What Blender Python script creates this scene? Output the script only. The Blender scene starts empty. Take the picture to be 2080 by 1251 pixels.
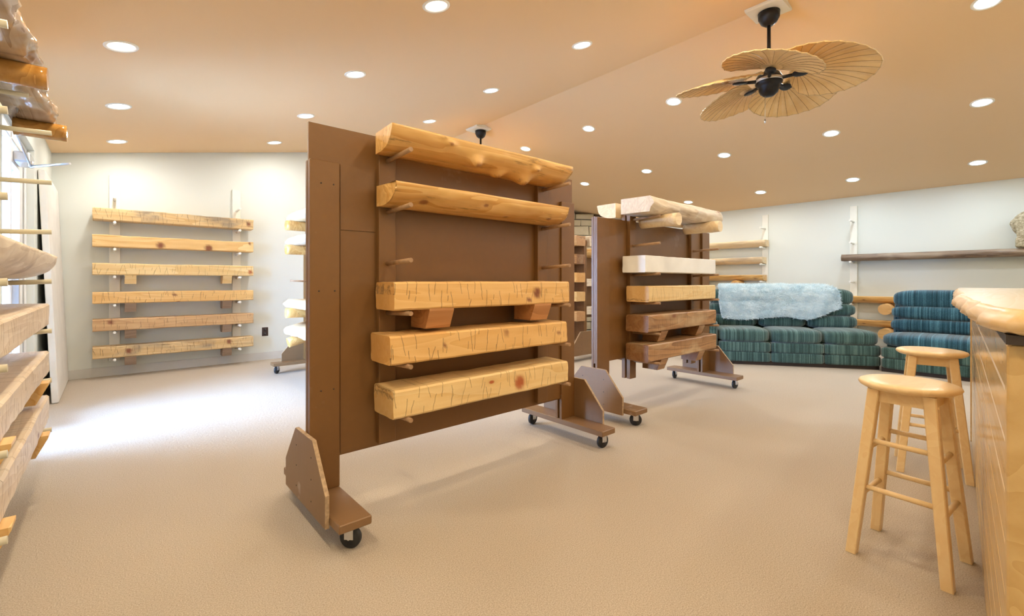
import bpy, math, random
from mathutils import Vector, Matrix, noise
random.seed(7)
R = math.radians
SC = bpy.context.scene
COL = SC.collection

# ------------------------------------------------------------------ camera
cam_d = bpy.data.cameras.new('camera'); cam = bpy.data.objects.new('camera', cam_d); COL.objects.link(cam)
cam.location = (0, 0, 1.15); cam.rotation_euler = (R(90), 0, R(-41.5))
cam_d.sensor_fit = 'HORIZONTAL'; cam_d.sensor_width = 36; cam_d.lens = 36*920/2080
cam_d.shift_y = -(625.5-570)/2080; cam_d.clip_start = .02
SC.camera = cam
# ------------------------------------------------------------------ sky, exposure
w = bpy.data.worlds.new('sky'); SC.world = w; w.use_nodes = True
bg = w.node_tree.nodes['Background']; bg.inputs[0].default_value = (.37, .60, 1.0, 1); bg.inputs[1].default_value = 54.0
SC.view_settings.view_transform = 'Standard'; SC.view_settings.look = 'None'
SC.view_settings.gamma = 1; SC.view_settings.use_curve_mapping = False
SC.view_settings.exposure = 0.36
LAMP_W = 8.6
WARM, NEUT, COOL = (1, .82, .55), (1, .97, .91), (.78, .91, 1.0)

# ------------------------------------------------------------------ helpers
class MB:
    def __init__(s): s.v = []; s.f = []; s.a = []; s.smooth = []
    def add(s, vs, fs, smooth=False, att=None):
        o = len(s.v); s.v += [tuple(p) for p in vs]; s.f += [tuple(i+o for i in f) for f in fs]
        s.smooth += [smooth]*len(fs); s.a += (att if att else [0.0]*len(vs)); return s
    def box(s, x0, x1, y0, y1, z0, z1, M=None, c=0.0):
        if c:                                     # chamfered box
            return s.loft([[(x, y, z) for y, z in oct_(y0+dc, y1-dc, z0+dc, z1-dc, c)] for x, dc in ((x0, c*.7), (x0+c, 0), (x1-c, 0), (x1, c*.7))], M=M)
        vs = [Vector((x, y, z)) for x in (x0, x1) for y in (y0, y1) for z in (z0, z1)]
        if M: vs = [M @ v for v in vs]
        return s.add(vs, [(0, 1, 3, 2), (4, 6, 7, 5), (0, 4, 5, 1), (2, 3, 7, 6), (0, 2, 6, 4), (1, 5, 7, 3)])
    def loft(s, rings, caps=True, smooth=False, closed=True, att=None, M=None):
        n = len(rings[0]); vs = [Vector(p) for r in rings for p in r]
        if M: vs = [M @ v for v in vs]
        fs = []
        for i in range(len(rings)-1):
            for j in range(n if closed else n-1):
                k = (j+1) % n; fs.append((i*n+j, i*n+k, (i+1)*n+k, (i+1)*n+j))
        o = len(s.v); s.add(vs, fs, smooth, att)
        if caps:
            s.f.append(tuple(o+j for j in reversed(range(n)))); s.smooth.append(False)
            s.f.append(tuple(o+(len(rings)-1)*n+j for j in range(n))); s.smooth.append(False)
        return s
    def tube(s, p0, p1, r0, r1=None, n=12, smooth=True):
        r1 = r0 if r1 is None else r1; p0 = Vector(p0); p1 = Vector(p1); q = (p1-p0).to_track_quat('Z', 'Y')
        cs = [(math.cos(2*math.pi*i/n), math.sin(2*math.pi*i/n)) for i in range(n)]
        return s.loft([[p+q @ Vector((a*r, b*r, 0)) for a, b in cs] for p, r in ((p0, r0), (p1, r1))], smooth=smooth)
    def lathe(s, prof, n=24, M=None, smooth=True):
        return s.loft([[(r*math.cos(2*math.pi*i/n), r*math.sin(2*math.pi*i/n), z) for i in range(n)] for r, z in prof], smooth=smooth, M=M)
    def prism(s, poly, a0, a1, axis='x', M=None):
        def P(u, v, a): return {'x': (a, u, v), 'y': (u, a, v), 'z': (u, v, a)}[axis]
        return s.loft([[P(u, v, a) for u, v in poly] for a in (a0, a1)], M=M)
    def pillow(s, c, h, p=4, n=8, M=None, droop=0):
        vs = []; idx = {}; fs = []
        def vid(q):
            k = tuple(round(t, 5) for t in q)
            if k not in idx:
                d = sum(abs(t)**p for t in q)**(1/p); idx[k] = len(vs)
                vs.append(Vector((c[0]+h[0]*q[0]/d, c[1]+h[1]*q[1]/d, c[2]+h[2]*q[2]/d)))
            return idx[k]
        g = [math.tan((i/n*2-1)*math.pi/4) for i in range(n+1)]
        for ax in range(3):
            for sg in (-1, 1):
                for i in range(n):
                    for j in range(n):
                        qs = []
                        for a, b in ((i, j), (i+1, j), (i+1, j+1), (i, j+1)):
                            q = [0, 0, 0]; q[ax] = sg; q[(ax+1) % 3] = g[a]*1.0; q[(ax+2) % 3] = g[b]*1.0; qs.append(vid(q))
                        fs.append(tuple(qs) if sg > 0 else tuple(reversed(qs)))
        if M: vs = [M @ v for v in vs]
        return s.add(vs, fs, True)
    def mesh(s, name, mat):
        me = bpy.data.meshes.new(name); me.from_pydata(s.v, [], s.f)
        me.polygons.foreach_set('use_smooth', s.smooth[:len(s.f)])
        if any(s.a):
            at = me.attributes.new('knot', 'FLOAT', 'POINT'); at.data.foreach_set('value', s.a)
        for m in (mat if isinstance(mat, (list, tuple)) else [mat]): me.materials.append(m)
        me.update(); return me
    def build(s, name, mat, parent=None, loc=(0, 0, 0), rz=0):
        o = bpy.data.objects.new(name, s.mesh(name, mat)); COL.objects.link(o); o.location = loc; o.rotation_euler = (0, 0, rz)
        if parent: o.parent = parent
        return o
def oct_(y0, y1, z0, z1, c):
    return [(y0+c, z0), (y1-c, z0), (y1, z0+c), (y1, z1-c), (y1-c, z1), (y0+c, z1), (y0, z1-c), (y0, z0+c)]
def tag(o, label, cat, group=None):
    o['label'] = label; o['category'] = cat
    if group: o['group'] = group
    return o
def thing(name, label, cat, loc=(0, 0, 0), rz=0, group=None):
    o = bpy.data.objects.new(name, None); COL.objects.link(o); o.location = loc; o.rotation_euler = (0, 0, rz)
    o.empty_display_size = .1
    return tag(o, label, cat, group)
def inst(name, me, parent=None, loc=(0, 0, 0), rot=(0, 0, 0)):
    o = bpy.data.objects.new(name, me); COL.objects.link(o); o.location = loc; o.rotation_euler = rot
    if parent: o.parent = parent
    return o
def struct(o): o['kind'] = 'structure'; return o
def sm(a, b, t): t = max(0, min(1, (t-a)/(b-a))); return t*t*(3-2*t)
def nz(x, y=0, z=0): return noise.noise(Vector((x, y, z)))

# ------------------------------------------------------------------ materials
class NT:
    def __init__(s, name):
        m = bpy.data.materials.new(name); m.use_nodes = True; s.m = m; s.t = m.node_tree; s.b = s.t.nodes['Principled BSDF']
    def n(s, ty, **k):
        nd = s.t.nodes.new('ShaderNode'+ty)
        for a, v in k.items():
            if a.startswith('i_'): nd.inputs[a[2:].replace('_', ' ')].default_value = v
            else: setattr(nd, a, v)
        return nd
    def l(s, a, b): s.t.links.new(a, b)
    def math(s, op, a, b=None, c=None, clamp=False):
        nd = s.n('Math', operation=op); nd.use_clamp = clamp
        for i, q in enumerate((a, b, c)):
            if q is None: continue
            if hasattr(q, 'type') and not isinstance(q, (int, float)): s.l(q, nd.inputs[i])
            else: nd.inputs[i].default_value = q
        return nd.outputs[0]
    def co(s, scale, rnd=True, rot=(0, 0, 0)):
        tc = s.n('TexCoord'); v = tc.outputs['Object']
        if rnd:
            oi = s.n('ObjectInfo'); ml = s.n('VectorMath', operation='SCALE'); ml.inputs[0].default_value = (37, 23, 51)
            s.l(oi.outputs['Random'], ml.inputs['Scale']); ad = s.n('VectorMath', operation='ADD')
            s.l(v, ad.inputs[0]); s.l(ml.outputs[0], ad.inputs[1]); v = ad.outputs[0]
        mp = s.n('Mapping'); mp.inputs['Scale'].default_value = scale; mp.inputs['Rotation'].default_value = rot
        s.l(v, mp.inputs[0]); return mp.outputs[0]
    def noise(s, vec, scale=1, detail=3, rough=.5, dist=0):
        nd = s.n('TexNoise'); nd.inputs['Scale'].default_value = scale; nd.inputs['Detail'].default_value = detail
        nd.inputs['Roughness'].default_value = rough; nd.inputs['Distortion'].default_value = dist; s.l(vec, nd.inputs['Vector']); return nd.outputs['Fac']
    def ramp(s, fac, stops):
        nd = s.n('ValToRGB'); cr = nd.color_ramp
        while len(cr.elements) < len(stops): cr.elements.new(.5)
        for e, (p, c) in zip(cr.elements, stops): e.position = p; e.color = (*c, 1)
        s.l(fac, nd.inputs[0]); return nd.outputs[0]
    def mix(s, f, a, b, blend='MIX'):
        nd = s.n('Mix', data_type='RGBA', blend_type=blend)
        for i, q in ((0, f), (6, a), (7, b)):
            if isinstance(q, (int, float)): nd.inputs[i].default_value = q
            elif isinstance(q, tuple): nd.inputs[i].default_value = (*q, 1)
            else: s.l(q, nd.inputs[i])
        return nd.outputs[2]
    def bump(s, h, strength=.3, dist=.005):
        nd = s.n('Bump'); nd.inputs['Strength'].default_value = strength; nd.inputs['Distance'].default_value = dist
        s.l(h, nd.inputs['Height']); s.l(nd.outputs[0], s.b.inputs['Normal'])
    def fin(s, col=None, rough=.5, spec=None, metal=0):
        if isinstance(col, tuple): s.b.inputs['Base Color'].default_value = (*col, 1)
        elif col is not None: s.l(col, s.b.inputs['Base Color'])
        if isinstance(rough, (int, float)): s.b.inputs['Roughness'].default_value = rough
        else: s.l(rough, s.b.inputs['Roughness'])
        if spec is not None: s.b.inputs['Specular IOR Level'].default_value = spec
        s.b.inputs['Metallic'].default_value = metal
        return s.m

def plain(name, col, rough=.5, metal=0, spec=None, var=.06, scale=6):
    t = NT(name); f = t.noise(t.co((scale,)*3), 1, 4)
    c = t.ramp(f, [(.3, tuple(x*(1-var) for x in col)), (.7, tuple(min(1, x*(1+var)) for x in col))])
    return t.fin(c, rough, spec, metal)

def wood(name, light, dark, knot=.12, adze=0., rough=.45, streak=.35, blotch=None, knotcol=(.22, .07, .03), dash=0):
    t = NT(name)
    g = t.noise(t.co((1.3, 26, 26)), 1, 5, .6, .4)
    rings = t.noise(t.co((.5, 5, 5)), 1, 2, .5, 1.2)
    rw = t.math('FRACT', t.math('MULTIPLY', rings, 7.0)); rw = t.math('MULTIPLY', rw, .35)
    fac = t.math('ADD', t.math('MULTIPLY', g, 1-streak), rw, clamp=True)
    c = t.ramp(fac, [(.25, light), (.75, dark)])
    if blotch:
        b = t.noise(t.co((1.6, 5, 5)), 1, 3, .6, .6); bm = t.math('MULTIPLY', t.math('SUBTRACT', b, .52), 6, clamp=True)
        c = t.mix(bm, c, blotch)
    if dash:      # short dark bark streaks along the grain
        d1_ = t.noise(t.co((5, 34, 34)), 1, 4, .65); d2_ = t.noise(t.co((1.5, 4, 4)), 1, 2)
        dm = t.math('MULTIPLY', t.math('SUBTRACT', d1_, .60), 14, clamp=True); dm = t.math('MULTIPLY', dm, t.math('MULTIPLY', t.math('SUBTRACT', d2_, .45), 6, clamp=True))
        c = t.mix(t.math('MULTIPLY', dm, dash), c, (.20, .12, .045))
    hgt = g
    if knot:
        vo = t.n('TexVoronoi'); vo.inputs['Scale'].default_value = 1; t.l(t.co((2.1, 4.2, 4.2)), vo.inputs['Vector'])
        km = t.math('SUBTRACT', 1, t.math('DIVIDE', vo.outputs['Distance'], knot), clamp=True)
        km = t.math('MULTIPLY', km, 2.2, clamp=True)
        halo = t.math('SUBTRACT', 1, t.math('DIVIDE', vo.outputs['Distance'], knot*2.2), clamp=True)
        c = t.mix(t.math('MULTIPLY', halo, .5), c, tuple(x*.75 for x in dark)); c = t.mix(km, c, knotcol)
    at = t.n('Attribute', attribute_name='knot'); c = t.mix(at.outputs['Fac'], c, knotcol)
    if adze:
        tc = t.n('TexCoord'); sx = t.n('SeparateXYZ'); t.l(tc.outputs['Object'], sx.inputs[0]); oi = t.n('ObjectInfo')
        xx = t.math('ADD', sx.outputs[0], t.math('MULTIPLY', oi.outputs['Random'], 37)); zn = t.math('DIVIDE', sx.outputs[2], .14)
        ln = 0.0
        for sc_ in (9.0, 15.0, 5.5):
            q = t.math('MULTIPLY', xx, sc_); wn = t.n('TexWhiteNoise', noise_dimensions='1D'); t.l(t.math('FLOOR', q), wn.inputs['W'])
            rgb = t.n('SeparateColor'); t.l(wn.outputs['Color'], rgb.inputs[0])
            f = t.math('SUBTRACT', t.math('FRACT', q), t.math('MULTIPLY_ADD', rgb.outputs[0], .3, .35))
            f = t.math('SUBTRACT', f, t.math('MULTIPLY', t.math('SUBTRACT', rgb.outputs[1], .5), t.math('MULTIPLY', t.math('SUBTRACT', zn, .5), .085*sc_)))
            n0 = t.noise(t.co((30, 30, 30)), 1, 2); f = t.math('ADD', f, t.math('MULTIPLY', t.math('SUBTRACT', n0, .5), .012*sc_))
            m_ = t.math('SUBTRACT', 1, t.math('DIVIDE', t.math('ABSOLUTE', f), .0026*sc_), clamp=True)
            zm = t.math('LESS_THAN', t.math('ABSOLUTE', t.math('SUBTRACT', zn, rgb.outputs[2])), t.math('MULTIPLY_ADD', wn.outputs['Value'], .38, .10))
            ln = t.math('MAXIMUM', ln, t.math('MULTIPLY', m_, zm))
        mk = t.math('MULTIPLY_ADD', n0, .8, .45, clamp=True)
        sn = t.n('SeparateXYZ'); t.l(tc.outputs['Normal'], sn.inputs[0]); en = t.math('MULTIPLY', t.math('SUBTRACT', t.math('ABSOLUTE', sn.outputs[0]), .8), 5, clamp=True)
        c = t.mix(t.math('MULTIPLY', en, .6), c, (dark[0]*.86, dark[1]*.72, dark[2]*.6))
        ln = t.math('MULTIPLY', ln, mk); c = t.mix(t.math('MULTIPLY', ln, adze), c, (.20, .12, .055))
        hgt = t.math('SUBTRACT', t.math('MULTIPLY', g, .2), t.math('MULTIPLY', ln, 1.4))
        t.bump(hgt, .6, .006)
    else: t.bump(hgt, .25, .002)
    return t.fin(c, rough)

M = {}
M['carpet'] = (lambda t: (lambda f1, f2, f3: (t.bump(t.math('ADD', f1, f2), .7, .004), t.fin(t.mix(t.math('MULTIPLY', f3, .30), t.ramp(f1, [(.3, (.31, .25, .195)), (.5, (.50, .43, .35)), (.72, (.70, .63, .54))]), (.41, .34, .27)), .95, .1))[1])(t.noise(t.co((210,)*3, False), 1, 3, .75), t.noise(t.co((60,)*3, False), 1, 3), t.noise(t.co((1.1,)*3, False), 1, 3)))(NT('carpet'))
def paint(name, col, sc=220, st=.12):
    t = NT(name); f = t.noise(t.co((sc,)*3, False), 1, 2); g = t.noise(t.co((.8,)*3, False), 1, 2)
    t.bump(f, st, .002); return t.fin(t.mix(t.math('MULTIPLY', g, .12), col, tuple(x*.9 for x in col)), .85, .2)
M['ceil'] = paint('ceiling_paint', (.84, .60, .36), 260, .3)
M['wall'] = paint('wall_paint', (.70, .725, .68))
M['base'] = plain('baseboard_vinyl', (.60, .59, .56), .5, var=.04)
M['white'] = plain('white_paint', (.80, .80, .78), .4, var=.03)
M['railpaint'] = plain('rail_paint', (.79, .785, .71), .5, var=.03)
M['slab_white'] = plain('slab_white', (.80, .78, .74), .5, var=.05)
def brownpaint(name, col, scuff=.2):
    t = NT(name); g = t.noise(t.co((3, 40, 3)), 1, 4, .6); h = t.noise(t.co((30, 3, 30)), 1, 3)
    v = t.noise(t.co((3,)*3), 1, 4, .65); sc = t.math('MULTIPLY', t.math('SUBTRACT', v, .66), 9, clamp=True)
    c = t.mix(t.math('MULTIPLY', t.math('ADD', g, h), .35), col, tuple(x*.72 for x in col)); c = t.mix(t.math('MULTIPLY', sc, scuff), c, (.60, .52, .46))
    t.bump(g, .25, .002); return t.fin(c, .42)
M['brown'] = brownpaint('brown_paint', (.205, .096, .028))
M['brown2'] = brownpaint('brown_paint_scuffed', (.25, .138, .062), .8)
M['plyedge'] = plain('plywood_edge', (.40, .28, .17), .7, var=.25, scale=60)
M['peg'] = plain('peg_wood', (.36, .215, .115), .5, var=.15, scale=30)
M['pegt'] = plain('peg_cream', (.60, .55, .40), .45, var=.06)
M['pegw'] = plain('peg_white', (.82, .81, .76), .4, var=.03)
M['pine'] = wood('pine_beam', (.80, .52, .22), (.68, .38, .12), .055, .8)
M['pine2'] = wood('pine_beam_pale', (.82, .62, .32), (.72, .47, .19), .05, .6, knotcol=(.42, .11, .035))
M['pine3'] = wood('pine_plain', (.82, .58, .27), (.66, .37, .12), .13, 0)
M['rust'] = wood('rustic_beam', (.50, .27, .11), (.22, .105, .04), .12, .6, blotch=(.52, .36, .20))
M['spalt'] = wood('spalted_beam', (.76, .56, .29), (.58, .36, .15), .12, .95, blotch=(.32, .245, .16), dash=.8)
M['paleb'] = wood('daylit_pale_beam', (.76, .64, .50), (.62, .48, .34), .07, .9, blotch=(.62, .54, .45))  # paler hewn wood: daylight on the beam fronts is put into the colour
M['aged'] = wood('aged_beam', (.66, .43, .22), (.50, .29, .13), .12, .8)
M['greyb'] = wood('grey_corbel', (.34, .24, .17), (.24, .16, .11), 0, 0)
M['corb'] = wood('corbel_orange', (.58, .28, .11), (.42, .18, .06), 0, 0)
M['log'] = wood('peeled_log', (.82, .54, .22), (.60, .31, .085), .0, 0, .35, .25, blotch=(.60, .36, .12), dash=.7)
M['logpale'] = wood('peeled_log_pale', (.84, .68, .44), (.74, .54, .30), .08, 0, .45, blotch=(.58, .46, .33))
M['logend'] = wood('log_end', (.78, .48, .20), (.66, .36, .13), 0, 0, .6)
M['barky'] = wood('weathered_slab', (.80, .70, .56), (.62, .50, .37), .1, 0, .55, blotch=(.40, .29, .20))
M['whitewash'] = plain('whitewashed_wood', (.84, .82, .79), .55, var=.05)
M['lacq'] = wood('lacquered_bark', (.50, .36, .24), (.30, .19, .11), .12, 0, .10, blotch=(.62, .54, .46))
M['lacqlog'] = wood('lacquered_log', (.52, .27, .07), (.33, .15, .03), .1, 0, .14)
M['stool'] = wood('stool_birch', (.87, .68, .40), (.82, .60, .32), 0, 0, .32, .2)
M['slab'] = wood('bar_slab', (.86, .79, .66), (.82, .72, .56), .08, 0, .18, .3)
M['slabedge'] = wood('bar_slab_edge', (.82, .60, .34), (.66, .43, .19), 0, 0, .3)
M['barboard'] = wood('bar_board', (.74, .52, .26), (.62, .40, .16), .1, 0, .18)
M['bartrim'] = wood('bar_trim', (.64, .43, .19), (.54, .34, .13), 0, 0, .25)
M['dark'] = plain('dark_board', (.035, .022, .018), .5)
M['darkshelf'] = wood('dark_shelf', (.26, .18, .12), (.12, .08, .055), .1, 0, .5, blotch=(.36, .28, .20))
M['black'] = plain('black_iron', (.018, .018, .022), .38, .6)
M['rubber'] = plain('wheel_rubber', (.022, .022, .024), .5)
M['steel'] = plain('zinc_steel', (.62, .63, .66), .3, .9)
M['alu'] = plain('door_aluminium', (.82, .83, .83), .38, .15, var=.02)
M['plate'] = plain('outlet_brown', (.05, .03, .025), .4)
M['trim'] = plain('light_trim', (.9, .89, .86), .4, var=.02)
M['gasket'] = plain('gasket_dark', (.06, .065, .08), .5)
def fabric(name, base, hi):
    t = NT(name); a = t.noise(t.co((52, .35, .35)), 1, 3, .75); b = t.noise(t.co((9, 1, 1)), 1, 2); d = t.noise(t.co((190, 190, 190)), 1, 2)
    f = t.math('ADD', t.math('MULTIPLY', a, .75), t.math('MULTIPLY', b, .25)); f = t.math('ADD', f, t.math('MULTIPLY', t.math('SUBTRACT', d, .5), .25))
    t.bump(t.math('ADD', a, d), .5, .004); m = t.fin(t.ramp(f, [(.36, tuple(x*.38 for x in base)), (.5, base), (.66, hi)]), .9, .15)
    t.b.inputs['Sheen Weight'].default_value = .35; return m
M['teal'] = fabric('teal_stripe', (.042, .092, .085), (.13, .215, .20))
M['blue'] = fabric('blue_stripe', (.022, .082, .13), (.105, .26, .36))
M['fur'] = (lambda t: t.fin(t.ramp(t.noise(t.co((9,)*3), 1, 4), [(.3, (.56, .71, .77)), (.65, (.86, .94, .96))]), .9, .1))(NT('throw_fur'))
M['animal'] = (lambda t: (t.bump(t.noise(t.co((90,)*3), 1, 3), .8, .01), t.fin(t.ramp(t.noise(t.co((26, 26, 40)), 1, 5, .75), [(.3, (.16, .13, .09)), (.5, (.42, .36, .24)), (.68, (.74, .68, .54))]), .95, .1))[1])(NT('animal_fur'))
M['palm'] = (lambda t: t.fin(t.ramp(t.noise(t.co((5,)*3), 1, 3), [(.3, (.66, .42, .17)), (.7, (.80, .57, .27))]), .45))(NT('palm_leaf'))
M['stone'] = (lambda t: (t.bump(t.noise(t.co((22,)*3), 1, 6, .65), .7, .015), t.fin(t.mix(t.n('ObjectInfo').outputs['Random'], t.ramp(t.noise(t.co((5,)*3), 1, 5), [(.3, (.30, .28, .20)), (.7, (.54, .49, .37))]), (.56, .47, .31)), .9))[1])(NT('stone'))
M['mortar'] = plain('mortar', (.09, .08, .065), .95, var=.2, scale=30)
M['soot'] = plain('soot', (.012, .011, .01), .9)
M['ground'] = plain('concrete_ground', (.55, .54, .52), .9)
def glass():
    m = bpy.data.materials.new('clear_glass'); m.use_nodes = True; t = m.node_tree; t.nodes.clear()
    o = t.nodes.new('ShaderNodeOutputMaterial'); mx = t.nodes.new('ShaderNodeMixShader'); tr = t.nodes.new('ShaderNodeBsdfTransparent')
    gl = t.nodes.new('ShaderNodeBsdfGlossy'); gl.inputs['Roughness'].default_value = .02; fr = t.nodes.new('ShaderNodeFresnel'); fr.inputs[0].default_value = 1.45
    tr.inputs[0].default_value = (.93, .95, .97, 1)
    t.links.new(fr.outputs[0], mx.inputs[0]); t.links.new(tr.outputs[0], mx.inputs[1]); t.links.new(gl.outputs[0], mx.inputs[2]); t.links.new(mx.outputs[0], o.inputs[0]); return m
M['glass'] = glass()
def emis(name, col, st):
    m = bpy.data.materials.new(name); m.use_nodes = True; t = m.node_tree; t.nodes.clear()
    o = t.nodes.new('ShaderNodeOutputMaterial'); e = t.nodes.new('ShaderNodeEmission'); e.inputs[0].default_value = (*col, 1); e.inputs[1].default_value = st
    t.links.new(e.outputs[0], o.inputs[0]); return m

# ------------------------------------------------------------------ the room
XL, XR, YB, YF = -.51, 9.24, 7.33, -3.3
XRIDGE, ZRIDGE, SL = 4.21, 3.50, .19
def zc(x): return ZRIDGE-SL*abs(x-XRIDGE)
T = .15
struct(MB().box(XL-T, XR+T, YF-T, YB+T, -.12, 0).build('floor', M['carpet']))
cb = MB(); cb.prism([(XL-T, zc(XL-T)), (XRIDGE, ZRIDGE), (XR+T, zc(XR+T)), (XR+T, zc(XR+T)+.12), (XRIDGE, ZRIDGE+.12), (XL-T, zc(XL-T)+.12)], YF-T, YB+T, 'y')
struct(cb.build('ceiling', M['ceil']))
gable = [(XL-T, 0), (XR+T, 0), (XR+T, zc(XR+T)), (XRIDGE, ZRIDGE), (XL-T, zc(XL-T))]
struct(MB().prism(gable, YB, YB+T, 'y').build('wall_back', M['wall']))
struct(MB().box(XR, XR+T, YF, YB, 0, zc(XR)).build('wall_right', M['wall']))
# left wall with the glazed entrance (Y 4.36..5.80)
DY0, DY1, DZ = 4.22, 5.80, 2.30
wl = MB()
wl.box(XL-T, XL, YF, DY0, 0, zc(XL)); wl.box(XL-T, XL, DY1, YB, 0, zc(XL))
wl.box(XL-T, XL, DY0, DY1, DZ, zc(XL))
struct(wl.build('wall_left', M['wall']))
struct(MB().prism(gable, YF-T, YF, 'y').build('wall_front', M['wall']))
def baseb(name, x0, x1, y0, y1): struct(MB().box(x0, x1, y0, y1, 0, .11).build(name, M['base']))
baseb('baseboard_back', XL, XR, YB-.012, YB); baseb('baseboard_right', XR-.012, XR, YF, YB)
struct(MB().box(XL, XL+.012, YF, DY0, 0, .11).box(XL, XL+.012, DY1, YB, 0, .11).build('baseboard_left', M['base']))
struct(MB().box(-40, XL-T-.02, -40, 45, -.16, -.06).build('ground', M['ground']))
# glazed entrance: white aluminium frame, sidelight and door with a hydraulic closer
d1 = bpy.data.objects.new('door_1', None); COL.objects.link(d1); struct(d1); d1['label'] = 'glazed white aluminium entrance door with closer arm'
fx0, fx1 = XL-.12, XL-.045
def dbx(y0, y1, z0, z1, a=fx0, b=fx1): return MB().box(a, b, y0, y1, z0, z1, c=.006)
for y0, y1 in ((DY0, DY0+.05), (4.95, 4.99), (DY1-.08, DY1)): dbx(y0, y1, 0, DZ).build('frame_post', M['alu'], d1)
dbx(DY0+.06, DY1-.08, DZ-.09, DZ, ).build('head_rail', M['alu'], d1)
dbx(DY0+.05, 4.95, .0, .10).build('bottom_rail', M['alu'], d1); MB().box(XL-.09, XL-.084, DY0+.05, 4.95, .10, DZ-.09).build('pane', M['glass'], d1)
leaf = dbx(5.0, 5.09, .02, DZ-.1, XL-.12, XL-.06); leaf.box(XL-.12, XL-.06, 5.52, 5.71, .02, DZ-.1); leaf.box(XL-.12, XL-.06, 5.09, 5.52, .02, .26); leaf.box(XL-.12, XL-.06, 5.09, 5.52, DZ-.24, DZ-.1)
leaf = leaf.build('door_leaf', M['alu'], d1); MB().box(XL-.095, XL-.088, 5.09, 5.52, .26, DZ-.24).build('pane', M['glass'], leaf)
MB().box(XL-.075, XL-.059, 5.085, 5.10, .26, DZ-.24).box(XL-.075, XL-.059, 5.705, 5.72, .02, DZ-.1).build('gasket', M['gasket'], leaf)
MB().box(XL-.062, XL-.012, 5.02, 5.06, .95, 1.25).build('pull_handle', M['steel'], leaf)
cl = MB().box(XL-.062, XL+.03, 5.18, 5.46, DZ-.22, DZ-.14, c=.01).build('closer_body', M['steel'], d1)
MB().tube((XL+.03, 5.25, DZ-.24), (-.245, 5.02, 2.08), .011, .009, 8).tube((XL+.03, 5.25, DZ-.24), (XL+.03, 5.25, DZ-.2), .016, n=8).tube((XL+.01, 4.6, 2.19), (XL+.03, 5.25, DZ-.24), .008, n=8).build('closer_arm', M['steel'], cl)
L = bpy.data.lights.new('door_portal', 'AREA'); L.shape = 'RECTANGLE'; L.size = DY1-DY0; L.size_y = DZ; L.cycles.is_portal = True
lo = bpy.data.objects.new('door_portal', L); COL.objects.link(lo); lo.location = (XL-T-.01, (DY0+DY1)/2, DZ/2); lo.rotation_euler = (R(90), 0, R(-90))

# outlet
ot = thing('outlet', 'dark brown double wall socket beside the hewn beam rack', 'outlet', (1.678, YB-.001, .408))
MB().box(-.04, .04, -.006, 0, -.063, .063, c=.003).build('cover_plate', M['plate'], ot)
for z in (-.03, .03): MB().lathe([(.0, 0), (.017, 0), (.017, .003), (0, .003)], 12, Matrix.Translation((0, -.006, z)) @ Matrix.Rotation(R(90), 4, 'X')).build('socket', M['rubber'], ot)

# ------------------------------------------------------------------ downlights
trim_me = MB().lathe([(.072, .012), (.074, -.004), (.088, -.006), (.094, -.001), (.094, .012)], 32).mesh('trim_ring', M['trim'])
lens_me = {}
for k, c in (('w', WARM), ('n', NEUT), ('c', COOL)):
    lens_me[k] = MB().lathe([(.0, -.001), (.05, -.001), (.073, .001), (.073, .008), (0, .008)], 28).mesh('lens', emis('lens_'+k, tuple(.4+.6*x for x in c), 7))
def downlight(x, y, k, lab):
    a = math.atan(SL)*(1 if x < XRIDGE else -1); z = zc(x)-.002
    t = thing('ceiling_downlight', 'round recessed downlight with white trim, ' + lab, 'light', (x, y, z), 0, 'recessed downlights ' + lab)
    t.rotation_euler = (0, -a, 0)
    inst('trim_ring', trim_me, t); inst('lens', lens_me[k], t)
    L = bpy.data.lights.new('downlight_lamp', 'AREA'); L.shape = 'DISK'; L.size = .13; L.energy = LAMP_W*(1.0 if k != 'c' else 1.05); L.color = {'w': WARM, 'n': NEUT, 'c': COOL}[k]
    o = bpy.data.objects.new('downlight_lamp', L); COL.objects.link(o); o.parent = t; o.location = (0, 0, -.008)
for x, ys, lab in ((.05, (3.98, 5.36, 6.73, 2.63, 1.3, 0, -1.35, -2.6), 'in the row along the glass door wall'), (1.65, (4.0, 5.38, 6.7, 2.64, 1.3, 0, -1.35, -2.6), 'in the middle row of the door side slope'), (3.24, (4.02, 5.35, 2.69, 6.7, 1.35, 0, -1.3, -2.6), 'in the row beside the ridge, door side')):
    for y in ys: downlight(x, y, 'w' if (x < 2.5 and y < 4.5) or y < 2 else 'n', lab)
for x, ys, lab in ((5.12, (.19, 1.5, 2.82, 4.13, 5.45, 6.75, -1.1, -2.4), 'in the row beside the ridge, sofa side'), (6.80, (.29, 1.61, 2.94, 4.24, 5.58, -1.0, -2.3), 'in the middle row of the sofa side slope'), (8.47, (.4, 1.73, 3.04, 4.36, 5.7, -.9, -2.2), 'in the row along the sofa wall')):
    for y in ys: downlight(x, y, 'c' if (x > 6 and y < 3 and not (x < 7 and 1 < y < 2)) or (x < 6 and y < 1) else 'n', lab)

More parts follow.
